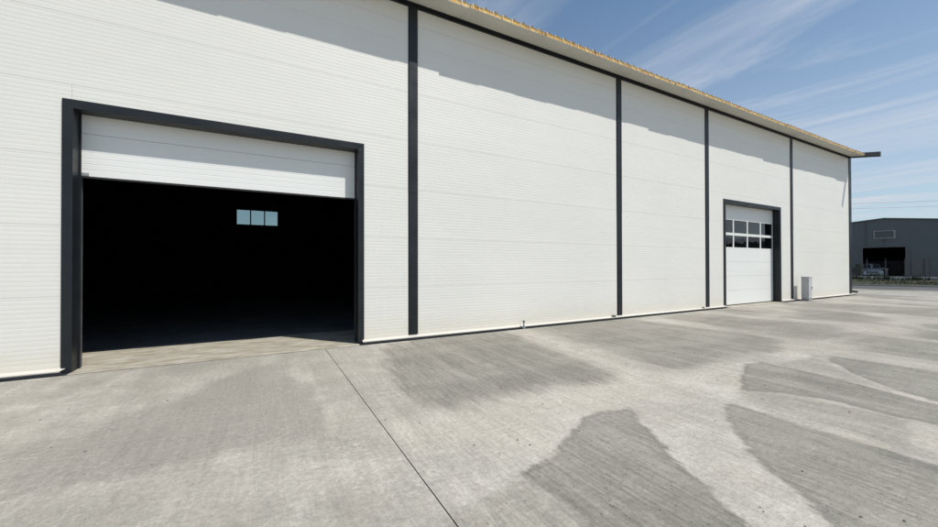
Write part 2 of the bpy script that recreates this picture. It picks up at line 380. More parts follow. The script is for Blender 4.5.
def poly_sdf(P, poly):
    poly = np.array(poly); n = len(poly); d = np.full(len(P), 1e9); inside = np.zeros(len(P), bool)
    for i in range(n):
        a, b = poly[i], poly[(i+1) % n]; e = b-a; wv = P-a
        t = np.clip((wv@e)/(e@e), 0, 1); q = wv-np.outer(t, e); d = np.minimum(d, (q**2).sum(1))
        c = ((a[1] > P[:, 1]) != (b[1] > P[:, 1]))
        xi = (b[0]-a[0])*(P[:, 1]-a[1])/((b[1]-a[1]) if b[1] != a[1] else 1e-9)+a[0]
        inside ^= (c & (P[:, 0] < xi))
    d = np.sqrt(d); return np.where(inside, -d, d)
def lines(*segs):
    out = []
    for a, b, st in segs:
        n = max(1, round((b-a)/st)); out += [a+(b-a)*i/n for i in range(n)]
    return out + [segs[-1][1]]
JOINTS = [(.984, .008), (4.425, .003), (7.86, .003), (11.3, .003), (14.74, .003)]
xs = lines((-70, -8, 2), (-8, 10, .06), (10, 20, .12), (20, 45, .5))
xs = [x for x in xs if all(abs(x-j) > .02 for j, _ in JOINTS)]
for j, wd in JOINTS: xs += [j-wd/2, j+wd/2]
xs = sorted(xs)
ys = lines((-70, -8, 2), (-8, -.2, .06))
gap = {round(j-wd/2, 5) for j, wd in JOINTS}
NX, NY = len(xs), len(ys)
XX, YY = np.meshgrid(np.array(xs), np.array(ys))
P = np.stack([XX.ravel(), YY.ravel()], 1)
verts = [(x, y, 0.) for x, y in P.tolist()]; faces = []
for j in range(NY-1):
    for i in range(NX-1):
        if round(xs[i], 5) in gap: continue
        faces.append((j*NX+i, j*NX+i+1, (j+1)*NX+i+1, (j+1)*NX+i))
# the yard goes round the far end of the building
base = len(verts)
x2 = lines((26.33, 45, .5)); y2 = lines((-.2, 60, 1.5)); P2 = []
for y in y2:
    for x in x2: P2.append((x, y)); verts.append((x, y, 0.))
for j in range(len(y2)-1):
    for i in range(len(x2)-1):
        faces.append((base+j*len(x2)+i, base+j*len(x2)+i+1, base+(j+1)*len(x2)+i+1, base+(j+1)*len(x2)+i))
P = np.concatenate([P, np.array(P2)])
me = bpy.data.meshes.new('yard'); me.from_pydata(verts, [], faces); me.materials.append(M['yard'])
for nm in ('broomed', 'mid', 'damp', 'bloom'):
    s_ = np.full(len(P), 50.)
    for poly in STAINS[nm]: s_ = np.minimum(s_, poly_sdf(P, poly))
    a = me.attributes.new(nm, 'FLOAT', 'POINT'); a.data.foreach_set('value', s_.astype(np.float32))
bey = np.clip((P[:, 0]-8.6)/1.5, 0, 1) + np.clip((-P[:, 0]-4)/2, 0, 1)
a = me.attributes.new('beyond', 'FLOAT', 'POINT'); a.data.foreach_set('value', np.clip(bey, 0, 1).astype(np.float32))
me.update()
yard = bpy.data.objects.new('yard', me); COL.objects.link(yard); tag(yard, 'broom finished pale concrete yard with darker cleaner patches', 'yard', kind='structure')
# soil under everything, out to the horizon
t = MB(); t.quad((-3000, -3000, -.03), (3000, -3000, -.03), (3000, 3000, -.03), (-3000, 3000, -.03))
tag(t.build('ground', M['soil']), 'bare ground stretching to the horizon', 'ground', kind='structure')

def frame_xf(o, d):
    d = Vector((d[0], d[1], 0)).normalized(); n = Vector((-d.y, d.x, 0))      # local x along d, local y = away from the yard
    if n.x < 0: n = -n
    return Matrix(((d.x, n.x, 0, o[0]), (d.y, n.y, 0, o[1]), (0, 0, 1, 0), (0, 0, 0, 1)))
RX = frame_xf((33.45, .25), (.44, -.898))
t = MB(); t.quad((-120, 0, .004), (120, 0, .004), (120, 5.2, .004), (-120, 5.2, .004))
tag(t.build('road', M['asphalt'], xf=RX), 'grey asphalt road across the end of the yard', 'road', kind='structure')
t = MB()
for k in range(-60, 60): t.box(k*1.0+.004, k*1.0+.996, 5.2, 5.34, -.02, .11)
tag(t.build('kerb', M['kerb'], xf=RX), 'kerb between the road and the grass verge', 'kerb', kind='structure')
t = MB()
nx_, ny_ = 60, 24
for j in range(ny_+1):
    for i in range(nx_+1):
        x = -90+180*i/nx_; y = 5.34+ (200-5.34)*(j/ny_)**2
        z = .10+ (.05*mnoise.noise(Vector((x*.2, y*.2, 0))) if 0 < j else 0)
        t.v.append((x, y, z))
for j in range(ny_):
    for i in range(nx_): t.f.append((j*(nx_+1)+i, j*(nx_+1)+i+1, (j+1)*(nx_+1)+i+1, (j+1)*(nx_+1)+i))
tag(t.build('verge', M['verge'], xf=RX), 'olive grass verge beyond the road', 'verge', kind='structure')

# ------------------------------------------------------------------ the warehouse
wh = empty('warehouse', (5, 0, 0))
OFF = Vector((5, 0, 0))
tag(wh, 'long white ribbed warehouse with dark grey trims, one open and one shut door', 'warehouse')
def part(mb, name, mat, parent=None, **k):
    o = mb.build(name, mat, parent or wh, **k)
    if (parent or wh) is wh: o.location = -OFF
    return o
TOP = 6.975
SEAMS = [1.08, 2.09, 3.10, 4.11, 5.12, 6.13, 6.55]
def rib_profile():
    pr = [(0, .05)]
    z = .075; pitch = .0631
    while z < TOP:
        near = [s for s in SEAMS if abs(s-z) < pitch*.5]
        if near:
            s = near[0]; dg, hw = (.006, .0025) if s > 6.5 else (.004, .0022); pr += [(0, s-hw), (dg, s-hw*.6), (dg, s+hw*.6), (0, s+hw)]
        else:
            pr += [(0, z), (.0008, z+.007), (.0008, z+.020), (0, z+.027)]
        z += pitch
    pr.append((0, TOP)); return pr
PROF = rib_profile()
def clip_prof(z0, z1):
    out = []
    for (ya, za), (yb, zb) in zip(PROF[:-1], PROF[1:]):
        lo, hi = max(za, z0), min(zb, z1)
        if hi <= lo: continue
        f = lambda z: ya+(yb-ya)*(z-za)/(zb-za)
        if not out: out.append((f(lo), lo))
        out.append((f(hi), hi))
    return out
WX0, WX1 = -16.1, 26.2
def ribbed(mb, x0, x1, z0, z1):
    pr = clip_prof(z0, z1); n = len(pr)
    mb.add([(x0, y, z) for y, z in pr]+[(x1, y, z) for y, z in pr], [(i, n+i, n+i+1, i+1) for i in range(n-1)])
D1 = (-2.50, 1.712); D2 = (14.465, 18.72); DH = 3.885
t = MB()
ribbed(t, WX0, D1[0]+.086, .05, 4.11)
ribbed(t, WX0, D1[0]+.086, 4.11, TOP)
ribbed(t, D1[0]+.0875, D1[1]-.05, DH-.03, 4.108)
ribbed(t, D1[0]+.086, D1[1]-.05, 4.108, TOP)
ribbed(t, D1[1]-.05, D2[0]+.05, .05, TOP)
ribbed(t, D2[0]+.05, D2[1]-.05, DH-.03, TOP)
ribbed(t, D2[1]-.05, WX1, .05, TOP)
t.box(WX1-.001, WX1+.012, .012, 20.6, .05, TOP-.05)       # far end
t.box(WX0-.012, WX0+.001, .012, 20.6, .05, TOP-.05)
# gable ends above the eaves
SL = .15
for xa, xb in ((WX1-.001, WX1+.012), (WX0-.012, WX0+.001)):
    t.add([(xa, .012, TOP-.05), (xa, 20.6, TOP-.05), (xa, 10.3, TOP-.05+SL*10.3), (xb, .012, TOP-.05), (xb, 20.6, TOP-.05), (xb, 10.3, TOP-.05+SL*10.3)],
          [(0, 2, 1), (3, 4, 5), (0, 3, 5, 2), (1, 2, 5, 4)])
part(t, 'wall', M['cladding'])
# shade-coloured inner lining with openings (front) and back wall with a window
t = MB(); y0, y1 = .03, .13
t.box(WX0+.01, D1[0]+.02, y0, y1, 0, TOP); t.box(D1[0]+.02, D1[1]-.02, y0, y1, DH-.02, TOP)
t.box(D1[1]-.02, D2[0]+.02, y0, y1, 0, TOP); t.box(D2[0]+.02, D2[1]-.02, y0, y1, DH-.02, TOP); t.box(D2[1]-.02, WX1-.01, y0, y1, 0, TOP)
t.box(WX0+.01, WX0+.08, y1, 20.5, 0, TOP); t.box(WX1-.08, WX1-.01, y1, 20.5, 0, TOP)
part(t, 'inner_shade_lining', M['shade_inner'])
BW = (-1.50, .82, 4.13, 5.05); YB = 20.0
t = MB()
t.box(WX0+.08, BW[0], YB, YB+.12, 0, TOP+.6); t.box(BW[1], WX1-.08, YB, YB+.12, 0, TOP+.6)
t.box(BW[0], BW[1], YB, YB+.12, 0, BW[2]); t.box(BW[0], BW[1], YB, YB+.12, BW[3], TOP+.6)
part(t, 'back_wall', M['shade_inner'])
bwf = MB(); a = .035
bwf.box(BW[0], BW[1], YB-.02, YB+.05, BW[2]-a, BW[2]+.01); bwf.box(BW[0], BW[1], YB-.02, YB+.05, BW[3]-.01, BW[3]+a)
w3 = (BW[1]-BW[0])/3
for k in range(4):
    xx = BW[0]+k*w3; hw = .035
    bwf.box(xx-hw, xx+hw, YB-.021, YB+.051, BW[2]+.01, BW[3]-.01)
bw = part(bwf, 'window', M['shade_inner'])
for k in range(3):
    t = MB(); t.box(BW[0]+k*w3+.03, BW[0]+(k+1)*w3-.03, YB+.01, YB+.016, BW[2]+.005, BW[3]-.005)
    t.build('pane', M['pane_back'], bw)
# floor
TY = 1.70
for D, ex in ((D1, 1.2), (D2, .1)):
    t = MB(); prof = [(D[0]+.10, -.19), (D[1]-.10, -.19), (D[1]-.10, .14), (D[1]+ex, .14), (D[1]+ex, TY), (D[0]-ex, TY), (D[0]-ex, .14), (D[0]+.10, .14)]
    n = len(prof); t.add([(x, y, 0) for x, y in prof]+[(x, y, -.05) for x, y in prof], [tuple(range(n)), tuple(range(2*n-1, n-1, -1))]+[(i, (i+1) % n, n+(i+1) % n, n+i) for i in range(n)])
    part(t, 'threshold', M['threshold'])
    t = MB(); t.box(D[0]+.04, D[1]-.04, -.204, -.189, -.05, .002); part(t, 'expansion_joint', M['rubber'])
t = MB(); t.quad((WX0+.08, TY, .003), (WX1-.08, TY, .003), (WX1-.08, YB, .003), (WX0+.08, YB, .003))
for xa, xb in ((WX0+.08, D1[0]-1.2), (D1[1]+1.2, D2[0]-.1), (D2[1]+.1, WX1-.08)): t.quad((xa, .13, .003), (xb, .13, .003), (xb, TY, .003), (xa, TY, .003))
part(t, 'floor', M['shade_floor'])
# plinth under the flashing
t = MB()
for x0, x1 in ((WX0, D1[0]+.1), (D1[1]-.1, D2[0]+.1), (D2[1]-.1, WX1)): t.box(x0, x1, .0, .12, -.05, .06)
part(t, 'footing', M['cab_trim'])
# flashings at the base (folded drip sheets, mitred beside the doors)
def flash(x0, x1, c0, c1):
    t = MB()
    yo = -.085
    # cross-section: upstand on wall, slope, lip
    pr = [(-.002, .085), (-.004, .074), (yo, .044), (yo, .028), (yo+.004, .028), (yo+.004, .040), (.0, .070), (.0, .085)]
    n = len(pr); va = []; vb = []
    for y, z in pr:
        va.append((x0+(c0*(y/yo) if y < 0 else 0), y, z)); vb.append((x1-(c1*(y/yo) if y < 0 else 0), y, z))
    t.add(va+vb, [(i, (i+1) % n, n+(i+1) % n, n+i) for i in range(n)]+[tuple(range(n-1, -1, -1)), tuple(range(n, 2*n))])
    return part(t, 'base_flashing', M['flashing'])
xx = WX0
flash(WX0, -6.6, 0, .0); flash(-6.598, D1[0]+.06, 0, .06)
flash(D1[1]-.03, 5.47, .0, 0); flash(5.472, 9.7, 0, 0); flash(9.702, D2[0]+.03, 0, 0)
flash(D2[1]-.03, WX1+.10, 0, 0)
# pilaster trims
def pil(x0, x1, y=-.022, z0=.083, z1=TOP-.02):
    t = MB(); t.box(x0, x1, y, 0, z0, z1)
    t.box(x0-.012, x0, y+.016, 0, z0, z1); t.box(x1, x1+.012, y+.016, 0, z0, z1)
    t.box(x0-.0015, x1+.0015, y-.0025, y, 3.02, z1)
    for zz in [z0+.12+k*.45 for k in range(15)]:
        for xq in (x0+.018, x1-.018): t.box(xq-.005, xq+.005, y-.007, y-.0024, zz-.005, zz+.005)
    return part(t, 'joint_cover', M['anthracite'], bevel=.002)
for c in (-9.824, -3.544, 2.736, 9.010, 13.436, 19.711): pil(c-.093, c+.093)
t = MB(); t.box(25.94, 26.225, -.024, 0, .083, TOP-.02); t.box(26.21, 26.235, -.002, .22, .083, TOP-.02)
part(t, 'corner_trim', M['anthracite'], bevel=.002)
# eaves trim
t = MB(); t.prism_x([(-.03, 6.90), (0, 6.90), (0, 7.01), (-.03, 7.0)], WX0, WX1-.01); t.box(WX0, WX1-.01, -.075, -.03, 6.955, 6.985)
part(t, 'eaves_trim', M['anthracite'])
# roof: sandwich panels with a cut edge showing the foam
YE = -.585
def zr(y): return 6.985 + SL*y        # underside
RT = .088
roof = MB(); foam = MB(); ticks = MB(); under = MB()
RX0, RX1 = WX0-.1, 26.22
x = RX0; k = 0
while x < RX1-.01:
    xe = min(x+1.0, RX1); ye = YE + [0, .012, -.010, .004, .018, -.006, .009][(k*5) % 7]
    # bottom skin (soffit)
    for (ya, yb) in ((ye, 10.3),):
        under.add([(x+.002, ya, zr(ya)), (xe-.002, ya, zr(ya)), (xe-.002, yb, zr(yb)), (x+.002, yb, zr(yb)),
                   (x+.002, ya, zr(ya)+.004), (xe-.002, ya, zr(ya)+.004), (xe-.002, yb, zr(yb)+.004), (x+.002, yb, zr(yb)+.004)],
                  [(0,3,2,1),(4,5,6,7),(0,1,5,4),(1,2,6,5),(2,3,7,6),(3,0,4,7)])
        foam.add([(x, ya+.006, zr(ya)+.004), (xe, ya+.006, zr(ya)+.004), (xe, yb, zr(yb)+.004), (x, yb, zr(yb)+.004),
                  (x, ya+.006, zr(ya)+RT), (xe, ya+.006, zr(ya)+RT), (xe, yb, zr(yb)+RT), (x, yb, zr(yb)+RT)],
                 [(0,3,2,1),(4,5,6,7),(0,1,5,4),(1,2,6,5),(2,3,7,6),(3,0,4,7)])
    # top skin with trapezoid ribs each 0.25 m
    n = 4
    for r_ in range(n):
        rx = x+.25*r_+.06
        if rx+.12 > xe: break
        j1, j2 = random.uniform(-.004, .004), random.uniform(-.004, .006)
        prof = [(rx, RT+.001), (rx+.028+j1, RT+.030), (rx+.075+j2, RT+.030), (rx+.10, RT+.001)]
        va = [(px, ye-.002, zr(ye)+pz) for px, pz in prof]; vb = [(px, 10.3, zr(10.3)+pz) for px, pz in prof]
        foam.add([(px, ye+.008, zr(ye+.008)+pz-.002) for px, pz in prof]+[(px, ye+.5, zr(ye+.5)+pz-.002) for px, pz in prof], [(0,1,2,3),(0,4,5,1),(1,5,6,2),(2,6,7,3),(4,7,6,5)])
        roof.add(va+vb, [(0,4,5,1),(1,5,6,2),(2,6,7,3)])
        # folded metal side of the rib end and torn edge of the sheet
        ticks.box(rx-.022, rx-.004+random.uniform(-.005, .008), ye-.006, ye+.003, zr(ye)+.008+random.uniform(0, .02), zr(ye)+RT+.016)
        if random.random() < .75:
            q = rx+random.uniform(.105, .16)
            ticks.box(q, q+.010, ye-.005, ye+.003, zr(ye)+.015, zr(ye)+RT-random.uniform(.0, .02))
    roof.add([(x, ye-.004, zr(ye)+RT+.001), (xe, ye-.004, zr(ye)+RT+.001), (xe, 10.3, zr(10.3)+RT+.001), (x, 10.3, zr(10.3)+RT+.001),
              (x, ye-.004, zr(ye)+RT-.004), (xe, ye-.004, zr(ye)+RT-.004), (xe, ye+.01, zr(ye)+RT-.004), (x, ye+.01, zr(ye)+RT-.004)],
             [(0,1,2,3),(0,4,5,1),(4,7,6,5)])
    x = xe; k += 1
# rear slope, unseen but closing the hall
zt = 6.985+SL*10.3
roof.add([(RX0, 10.3, zt), (RX1, 10.3, zt), (RX1, 21, zt-SL*10.7), (RX0, 21, zt-SL*10.7), (RX0, 10.3, zt+.08), (RX1, 10.3, zt+.08), (RX1, 21, zt-SL*10.7+.08), (RX0, 21, zt-SL*10.7+.08)],
         [(0,3,2,1),(4,5,6,7),(0,1,5,4),(1,2,6,5),(2,3,7,6),(3,0,4,7)])
ro = part(roof, 'roof', M['roof'])
nf = len(foam.f); foam.add(ticks.v, ticks.f)
fo = foam.build('foam_core', M['foam'], ro); fo.data.materials.append(M['rust_tick'])
for i_ in range(nf, len(fo.data.polygons)): fo.data.polygons[i_].material_index = 1
under.build('soffit', M['soffit'], ro)
# ceiling lining inside, blackened to stand in for shade
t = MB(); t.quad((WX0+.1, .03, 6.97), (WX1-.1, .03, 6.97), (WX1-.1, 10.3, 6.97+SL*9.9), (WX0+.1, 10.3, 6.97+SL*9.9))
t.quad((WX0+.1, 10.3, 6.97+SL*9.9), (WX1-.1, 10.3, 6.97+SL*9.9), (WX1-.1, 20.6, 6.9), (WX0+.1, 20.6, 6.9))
part(t, 'ceiling_shade_lining', M['shade_inner'])
# roof beam sticking out beyond the eaves at the far corner
t = MB()
zb0, zb1 = 6.93, 6.735
for (xa, xb, lo, hi) in ((26.03, 26.042, 0, .22), (25.98, 26.09, -.008, 0), (25.98, 26.09, .22, .228)):
    t.add([(xa, -1.10, zb1+lo), (xb, -1.10, zb1+lo), (xb, -.03, zb0+lo), (xa, -.03, zb0+lo), (xa, -1.10, zb1+hi), (xb, -1.10, zb1+hi), (xb, -.03, zb0+hi), (xa, -.03, zb0+hi)],
          [(0,3,2,1),(4,5,6,7),(0,1,5,4),(1,2,6,5),(2,3,7,6),(3,0,4,7)])
t.box(25.975, 26.095, -1.112, -1.10, zb1-.01, zb1+.232)
part(t, 'roof_beam', M['beam'])
# downpipe on the gable side with a kicked-out shoe
t = MB(); t.tube([(26.31, .16, 6.8), (26.31, .16, .42), (26.33, .14, .30), (26.42, .05, .18), (26.60, -.10, .14)], .05, 12)
dp = part(t, 'downpipe', M['anthracite'], smooth=True)
for z in (.9, 3., 5.):
    t = MB(); t.box(26.21, 26.37, .10, .22, z, z+.03); t.build('pipe_clip', M['anthracite'], dp)

# door surrounds
def surround(x0, x1):
    t = MB(); wf = .107; y0, y1 = -.028, .235
    t.prism_x([(y0, DH-.12), (y1, DH-.12), (y1, DH), (y0, DH)], x0, x1)
    t.box(x0, x0+wf, y0, y1, .0, DH-.12); t.box(x1-wf, x1, y0, y1, .0, DH-.12)
    # shallow outer return and inner bead
    t.box(x0-.012, x0, -.010, 0, .083, DH+.012); t.box(x1, x1+.012, -.010, 0, .083, DH+.012); t.box(x0, x1, -.010, 0, DH, DH+.012)
    t.box(x0+wf, x0+wf+.018, .19, .215, 0, DH-.12); t.box(x1-wf-.018, x1-wf, .19, .215, 0, DH-.12)
    return part(t, 'door_surround', M['anthracite'], bevel=.002)
surround(*D1); surround(*D2)
# sectional door curtains
YC = .222
def ribbed_section(x0, x1, z0, z1, mat, par, name='section', pitch=.088, nm=None):
    t = MB(); pr = [(0.002, z0+.001), (0, z0+.004)]; n = max(1, round((z1-z0-.03)/pitch)); p = (z1-z0-.03)/n
    for k in range(1, n):
        z = z0+.015+k*p; pr += [(0, z-.006), (.002, z-.003), (.002, z+.003), (0, z+.006)]
    pr += [(0, z1-.004), (.002, z1-.001)]
    m_ = len(pr)
    t.add([(x0, YC+y, z) for y, z in pr]+[(x1, YC+y, z) for y, z in pr], [(i, m_+i, m_+i+1, i+1) for i in range(m_-1)])
    t.box(x0, x1, YC+.006, YC+.042, z0+.002, z1-.002)
    return t.build(name, mat, par)
def door_root():
    o = empty('sectional_door'); o.parent = wh; o.location = -OFF; return o
a, b = D1[0]+.107, D1[1]-.107
d1 = door_root(); d1['label'] = 'white sectional door rolled up under the header'
ribbed_section(a-.03, b+.03, 2.848, 3.485, M['door_white'], d1)
ribbed_section(a-.03, b+.03, 3.487, 4.12, M['door_white'], d1)
t = MB(); t.box(a-.03, b+.03, YC-.004, YC+.05, 2.825, 2.852); t.build('bottom_seal', M['rubber'], d1)
t = MB(); t.box(a+.02, a+.10, YC-.010, YC-.001, 2.86, 2.90); t.build('hinge_plate', M['steel'], d1)
# folded-back part of the curtain hangs along the ceiling track inside
t = MB(); t.add([(a, .30, 4.12), (b, .30, 4.12), (b, 2.6, 4.3), (a, 2.6, 4.3), (a, .30, 4.16), (b, .30, 4.16), (b, 2.6, 4.34), (a, 2.6, 4.34)], [(0,3,2,1),(4,5,6,7),(0,1,5,4),(1,2,6,5),(2,3,7,6),(3,0,4,7)])
t.build('track_section', M['shade_inner'], d1)
for xx in (a-.035, b-.0): t = MB(); t.box(xx, xx+.035, YC+.05, YC+.10, 0.003, 4.1); t.build('guide_rail', M['beam'], d1)
a, b = D2[0]+.107, D2[1]-.107
d2 = door_root(); d2['label'] = 'shut white sectional door with two rows of four window panes'
zs = [.03, .57, 1.10, 1.635, 2.13]
for z0, z1 in zip(zs[:-1], zs[1:]): ribbed_section(a-.03, b+.03, z0+.001, z1-.001, M['door_white'], d2, pitch=.5)
ribbed_section(a-.03, b+.03, 3.235, 3.90, M['door_white'], d2, pitch=.6)
t = MB(); t.box(a-.03, b+.03, YC-.004, YC+.05, .004, .03); t.build('bottom_seal', M['rubber'], d2)
cw = (b-a)/4
for z0, z1 in ((2.131, 2.682), (2.684, 3.234)):
    t = MB(); r0, r1 = (.055, .05) if z0 < 2.5 else (.045, .02)
    t.box(a-.03, b+.03, YC, YC+.04, z0, z0+r0); t.box(a-.03, b+.03, YC, YC+.04, z1-r1, z1)
    for k in range(5):
        xx = a+k*cw; hw = .05 if k in (0, 4) else .038
        t.box(xx-hw, xx+hw, YC+.001, YC+.041, z0+r0, z1-r1)
    fr = t.build('glazed_section', M['door_white'], d2, bevel=.003)
    for k in range(4):
        t = MB(); t.box(a+k*cw+.03, a+(k+1)*cw-.03, YC+.016, YC+.022, z0+r0-.01, z1-r1+.01)
        t.build('window_pane', M['glass'], fr)

# ------------------------------------------------------------------ small things at the foot of the wall
cb = empty('electrical_cabinet', (20.19, -.325, 0))
tag(cb, 'pale grey electrical cabinet standing against the wall right of the shut door', 'cabinet')
t = MB(); t.box(-.17, .17, -.125, .125, 0.003, .10); t.build('plinth', M['cab_trim'], cb)
t = MB(); t.box(-.17, .17, -.110, .125, .10, .985); t.box(-.18, .18, -.135, .135, .985, 1.025); t.build('housing', M['cabinet'], cb, bevel=.006)
t = MB(); t.box(-.160, .160, -.125, -.112, .12, .97); dr = t.build('cabinet_door', M['cabinet'], cb, bevel=.003)
t = MB(); t.box(.115, .135, -.142, -.125, .50, .60); t.build('handle', M['beam'], dr)
for z in (.25, .80): t = MB(); t.tube([(-.163, -.128, z), (-.163, -.128, z+.07)], .007, 8); t.build('hinge', M['steel'], dr)

sp = empty('pipe_stub', (5.49, -.13, 0))
tag(sp, 'short grey pipe stub standing in front of the base flashing', 'pipe')
t = MB(); t.tube([(0, 0, 0), (0, 0, .16)], .020, 12); t.build('pipe', M['steel'], sp, smooth=False)
t = MB(); t.tube([(0, 0, .150), (0, 0, .185)], .027, 12); t.build('cap', M['beam'], sp)
t = MB(); t.tube([(0, 0, .002), (0, 0, .012)], .045, 12); t.build('collar', M['steel'], sp)

def rock(bmn, c, s):
    bm = bmesh.new(); bmesh.ops.create_icosphere(bm, subdivisions=2, radius=1)
    sd_ = random.random()*50
    for v in bm.verts:
        k = 1+.35*mnoise.noise(v.co*1.3+Vector((sd_, 0, 0)))
        v.co = Vector((v.co.x*s[0]*k+c[0], v.co.y*s[1]*k+c[1], v.co.z*s[2]*k+c[2]))
    bmn.add([tuple(v.co) for v in bm.verts], [tuple(v.index for v in f.verts) for f in bm.faces]); bm.free()
t = MB(); rock(t, (0, 0, 0), (.10, .035, .022))
o = t.build('stone', M['stone']); o.location = (8.72, -.055, .085)
tag(o, 'flat dark stone lying on the base flashing left of the second dark vertical trim', 'stone')
t = MB(); rock(t, (0, 0, 0), (.07, .03, .018))
o = t.build('stone', M['stone']); o.location = (13.1, -.055, .080)
tag(o, 'small brown stone lying on the base flashing left of the third dark vertical trim', 'stone')
# grit on the yard
t = MB()
for i in range(230):
    if i % 2: x = random.uniform(1.0, 7.5); y = random.uniform(-7.2, -3.2)
    else: x = random.uniform(-2.5, 12); y = random.uniform(-6.8, -.4)
    s = random.choice((.003, .004, .005, .007)); rock(t, (x, y, s*.5), (s*1.2, s, s*.8))
tag(t.build('grit', M['stone']), 'scattered dark grit on the concrete yard', 'grit', kind='stuff')

# ------------------------------------------------------------------ grey shed across the road
SX = Matrix(((.28, .96, 0, 59.85), (-.96, .28, 0, 9.40), (0, 0, 1, .10), (0, 0, 0, 1)))  # local x: along the face to the right, local y: away
s0 = Vector((59.39, 9.28, 0))
dd = Vector((.277, -.961, 0)).normalized(); nn = Vector((.961, .277, 0)).normalized()
gb = empty('grey_shed', (s0.x, s0.y, .06), math.atan2(dd.y, dd.x))
tag(gb, 'dark blue grey gabled shed with a large open black doorway across the road', 'shed')
# local frame of the Empty: +x along the face (to the right), +y away from the yard
pk, hh = 2.43, 6.56; gs = .108; X0, X1 = -13., 17.9; LEN = 45
def gz(x): return hh-gs*abs(x-pk)
O = (.80, 3.96, 3.40)
t = MB()
def sheet(mb, x0, x1, zlo, zhi_fn, y=0., pitch=.25):
    x = x0; prev = None
    pts = [(x0, 0)]
    k = math.ceil(x0/pitch)
    while k*pitch < x1:
        q = k*pitch
        for dx, yy in ((.0, 0), (.02, .008), (.10, .008), (.12, 0)):
            if x0 < q+dx < x1: pts.append((q+dx, yy))
        k += 1
    if x0 < pk < x1: pts.append((pk, 0)); pts.sort()
    pts.append((x1, 0))
    for (xa, ya), (xb, yb) in zip(pts[:-1], pts[1:]):
        mb.quad((xa, y+ya, zlo), (xb, y+yb, zlo), (xb, y+yb, zhi_fn(xb)), (xa, y+ya, zhi_fn(xa)))
sheet(t, X0, O[0], 0, gz); sheet(t, O[0], O[1], O[2], gz); sheet(t, O[1], X1, 0, gz)
t.quad((X1, 0, 0), (X1, LEN, 0), (X1, LEN, gz(X1)), (X1, 0, gz(X1)))
t.quad((X0, 0, 0), (X0, LEN, 0), (X0, LEN, gz(X0)), (X0, 0, gz(X0)))
t.add([(X0, LEN, 0), (X1, LEN, 0), (X1, LEN, gz(X1)), (pk, LEN, gz(pk)), (X0, LEN, gz(X0))], [(0, 1, 2, 3, 4)])
t.build('wall', M['shed'], gb)
t = MB()
for xa, xb in ((X0-.15, pk), (pk, X1+.15)):
    t.add([(xa, -.12, gz(xa)+.01), (xb, -.12, gz(xb)+.01), (xb, LEN+.1, gz(xb)+.01), (xa, LEN+.1, gz(xa)+.01),
           (xa, -.12, gz(xa)+.10), (xb, -.12, gz(xb)+.10), (xb, LEN+.1, gz(xb)+.10), (xa, LEN+.1, gz(xa)+.10)],
          [(0,3,2,1),(4,5,6,7),(0,1,5,4),(1,2,6,5),(2,3,7,6),(3,0,4,7)])
t.build('roof', M['shed'], gb)
t = MB(); t.quad((O[0]-1, .2, .03), (O[1]+1, .2, .03), (O[1]+1, 14, .03), (O[0]-1, 14, .03)); t.quad((O[0]-1, 14, 0), (O[1]+1, 14, 0), (O[1]+1, 14, 4), (O[0]-1, 14, 4))
for xx in (O[0]-1, O[1]+1): t.quad((xx, .2, 0), (xx, 14, 0), (xx, 14, 4), (xx, .2, 4))
t.quad((O[0]-1, .2, 4), (O[1]+1, .2, 4), (O[1]+1, 14, 4), (O[0]-1, 14, 4))
t.quad((O[0]-1, .2, O[2]), (O[1]+1, .2, O[2]), (O[1]+1, .2, 4), (O[0]-1, .2, 4))
t.build('doorway_lining', M['shed_dark'], gb)
t = MB(); t.box(O[0]-.16, O[0], -.05, .18, 0, O[2]); t.box(O[1], O[1]+.30, -.05, .18, 0, O[2]); t.box(O[0]-.16, O[1]+.30, -.05, .18, O[2], O[2]+.14)
t.build('door_frame', M['shed_low'], gb)
t = MB(); t.box(X0, O[0]-.16, -.06, -.002, 0, .45); t.box(O[1]+.3, X1, -.06, -.002, 0, .45); t.build('plinth', M['shed_low'], gb)
t = MB(); zl, zh, xl, xh = 4.45, 5.18, 1.72, 3.12
t.box(xl, xh, -.08, 0, zl-.08, zl); t.box(xl, xh, -.08, 0, zh, zh+.08); t.box(xl-.09, xl, -.08, 0, zl-.08, zh+.08); t.box(xh, xh+.15, -.08, 0, zl-.08, zh+.08)
lf = t.build('louvre_window', M['shed_trim'], gb)
t = MB()
for k in range(8):
    z = zl+k*(zh-zl)/8; t.add([(xl, -.05, z), (xh, -.05, z), (xh, .0, z+.08), (xl, .0, z+.08), (xl, -.045, z+.006), (xh, -.045, z+.006), (xh, .0, z+.09), (xl, .0, z+.09)], [(0,3,2,1),(4,5,6,7),(0,1,5,4),(1,2,6,5),(2,3,7,6),(3,0,4,7)])
t.build('louvre', M['louvre'], lf)
t = MB(); t.box(2.30, 2.55, -.35, -.05, 4.26, 4.33); t.box(2.40, 2.45, -.05, 0, 4.20, 4.34); lp = t.build('flood_lamp', M['beam'], gb)
t = MB(); t.tube([(2.425, -.02, 4.20), (2.425, -.02, O[2]+.14)], .02, 8); t.build('conduit', M['beam'], lp)
t = MB(); t.box(1.02, 1.14, -.06, 0, O[2]+.2, gz(1.1)-.1); t.build('downpipe', M['beam'], gb)
t = MB(); t.box(-.55, .0, -.10, -.0, 3.35, 3.50); t.build('vent_cover', M['beam'], gb)
# gate / store leaning panels to the right of the doorway
for xa, xb, zh_ in ((4.35, 5.15, 1.95), (5.25, 5.55, 2.1)):
    t = MB(); t.box(xa, xb, -.09, -.062, .0, zh_); t.box(xa+.04, xb-.04, -.10, -.09, .3, zh_-.3); t.build('side_panel', M['shed_low'], gb)

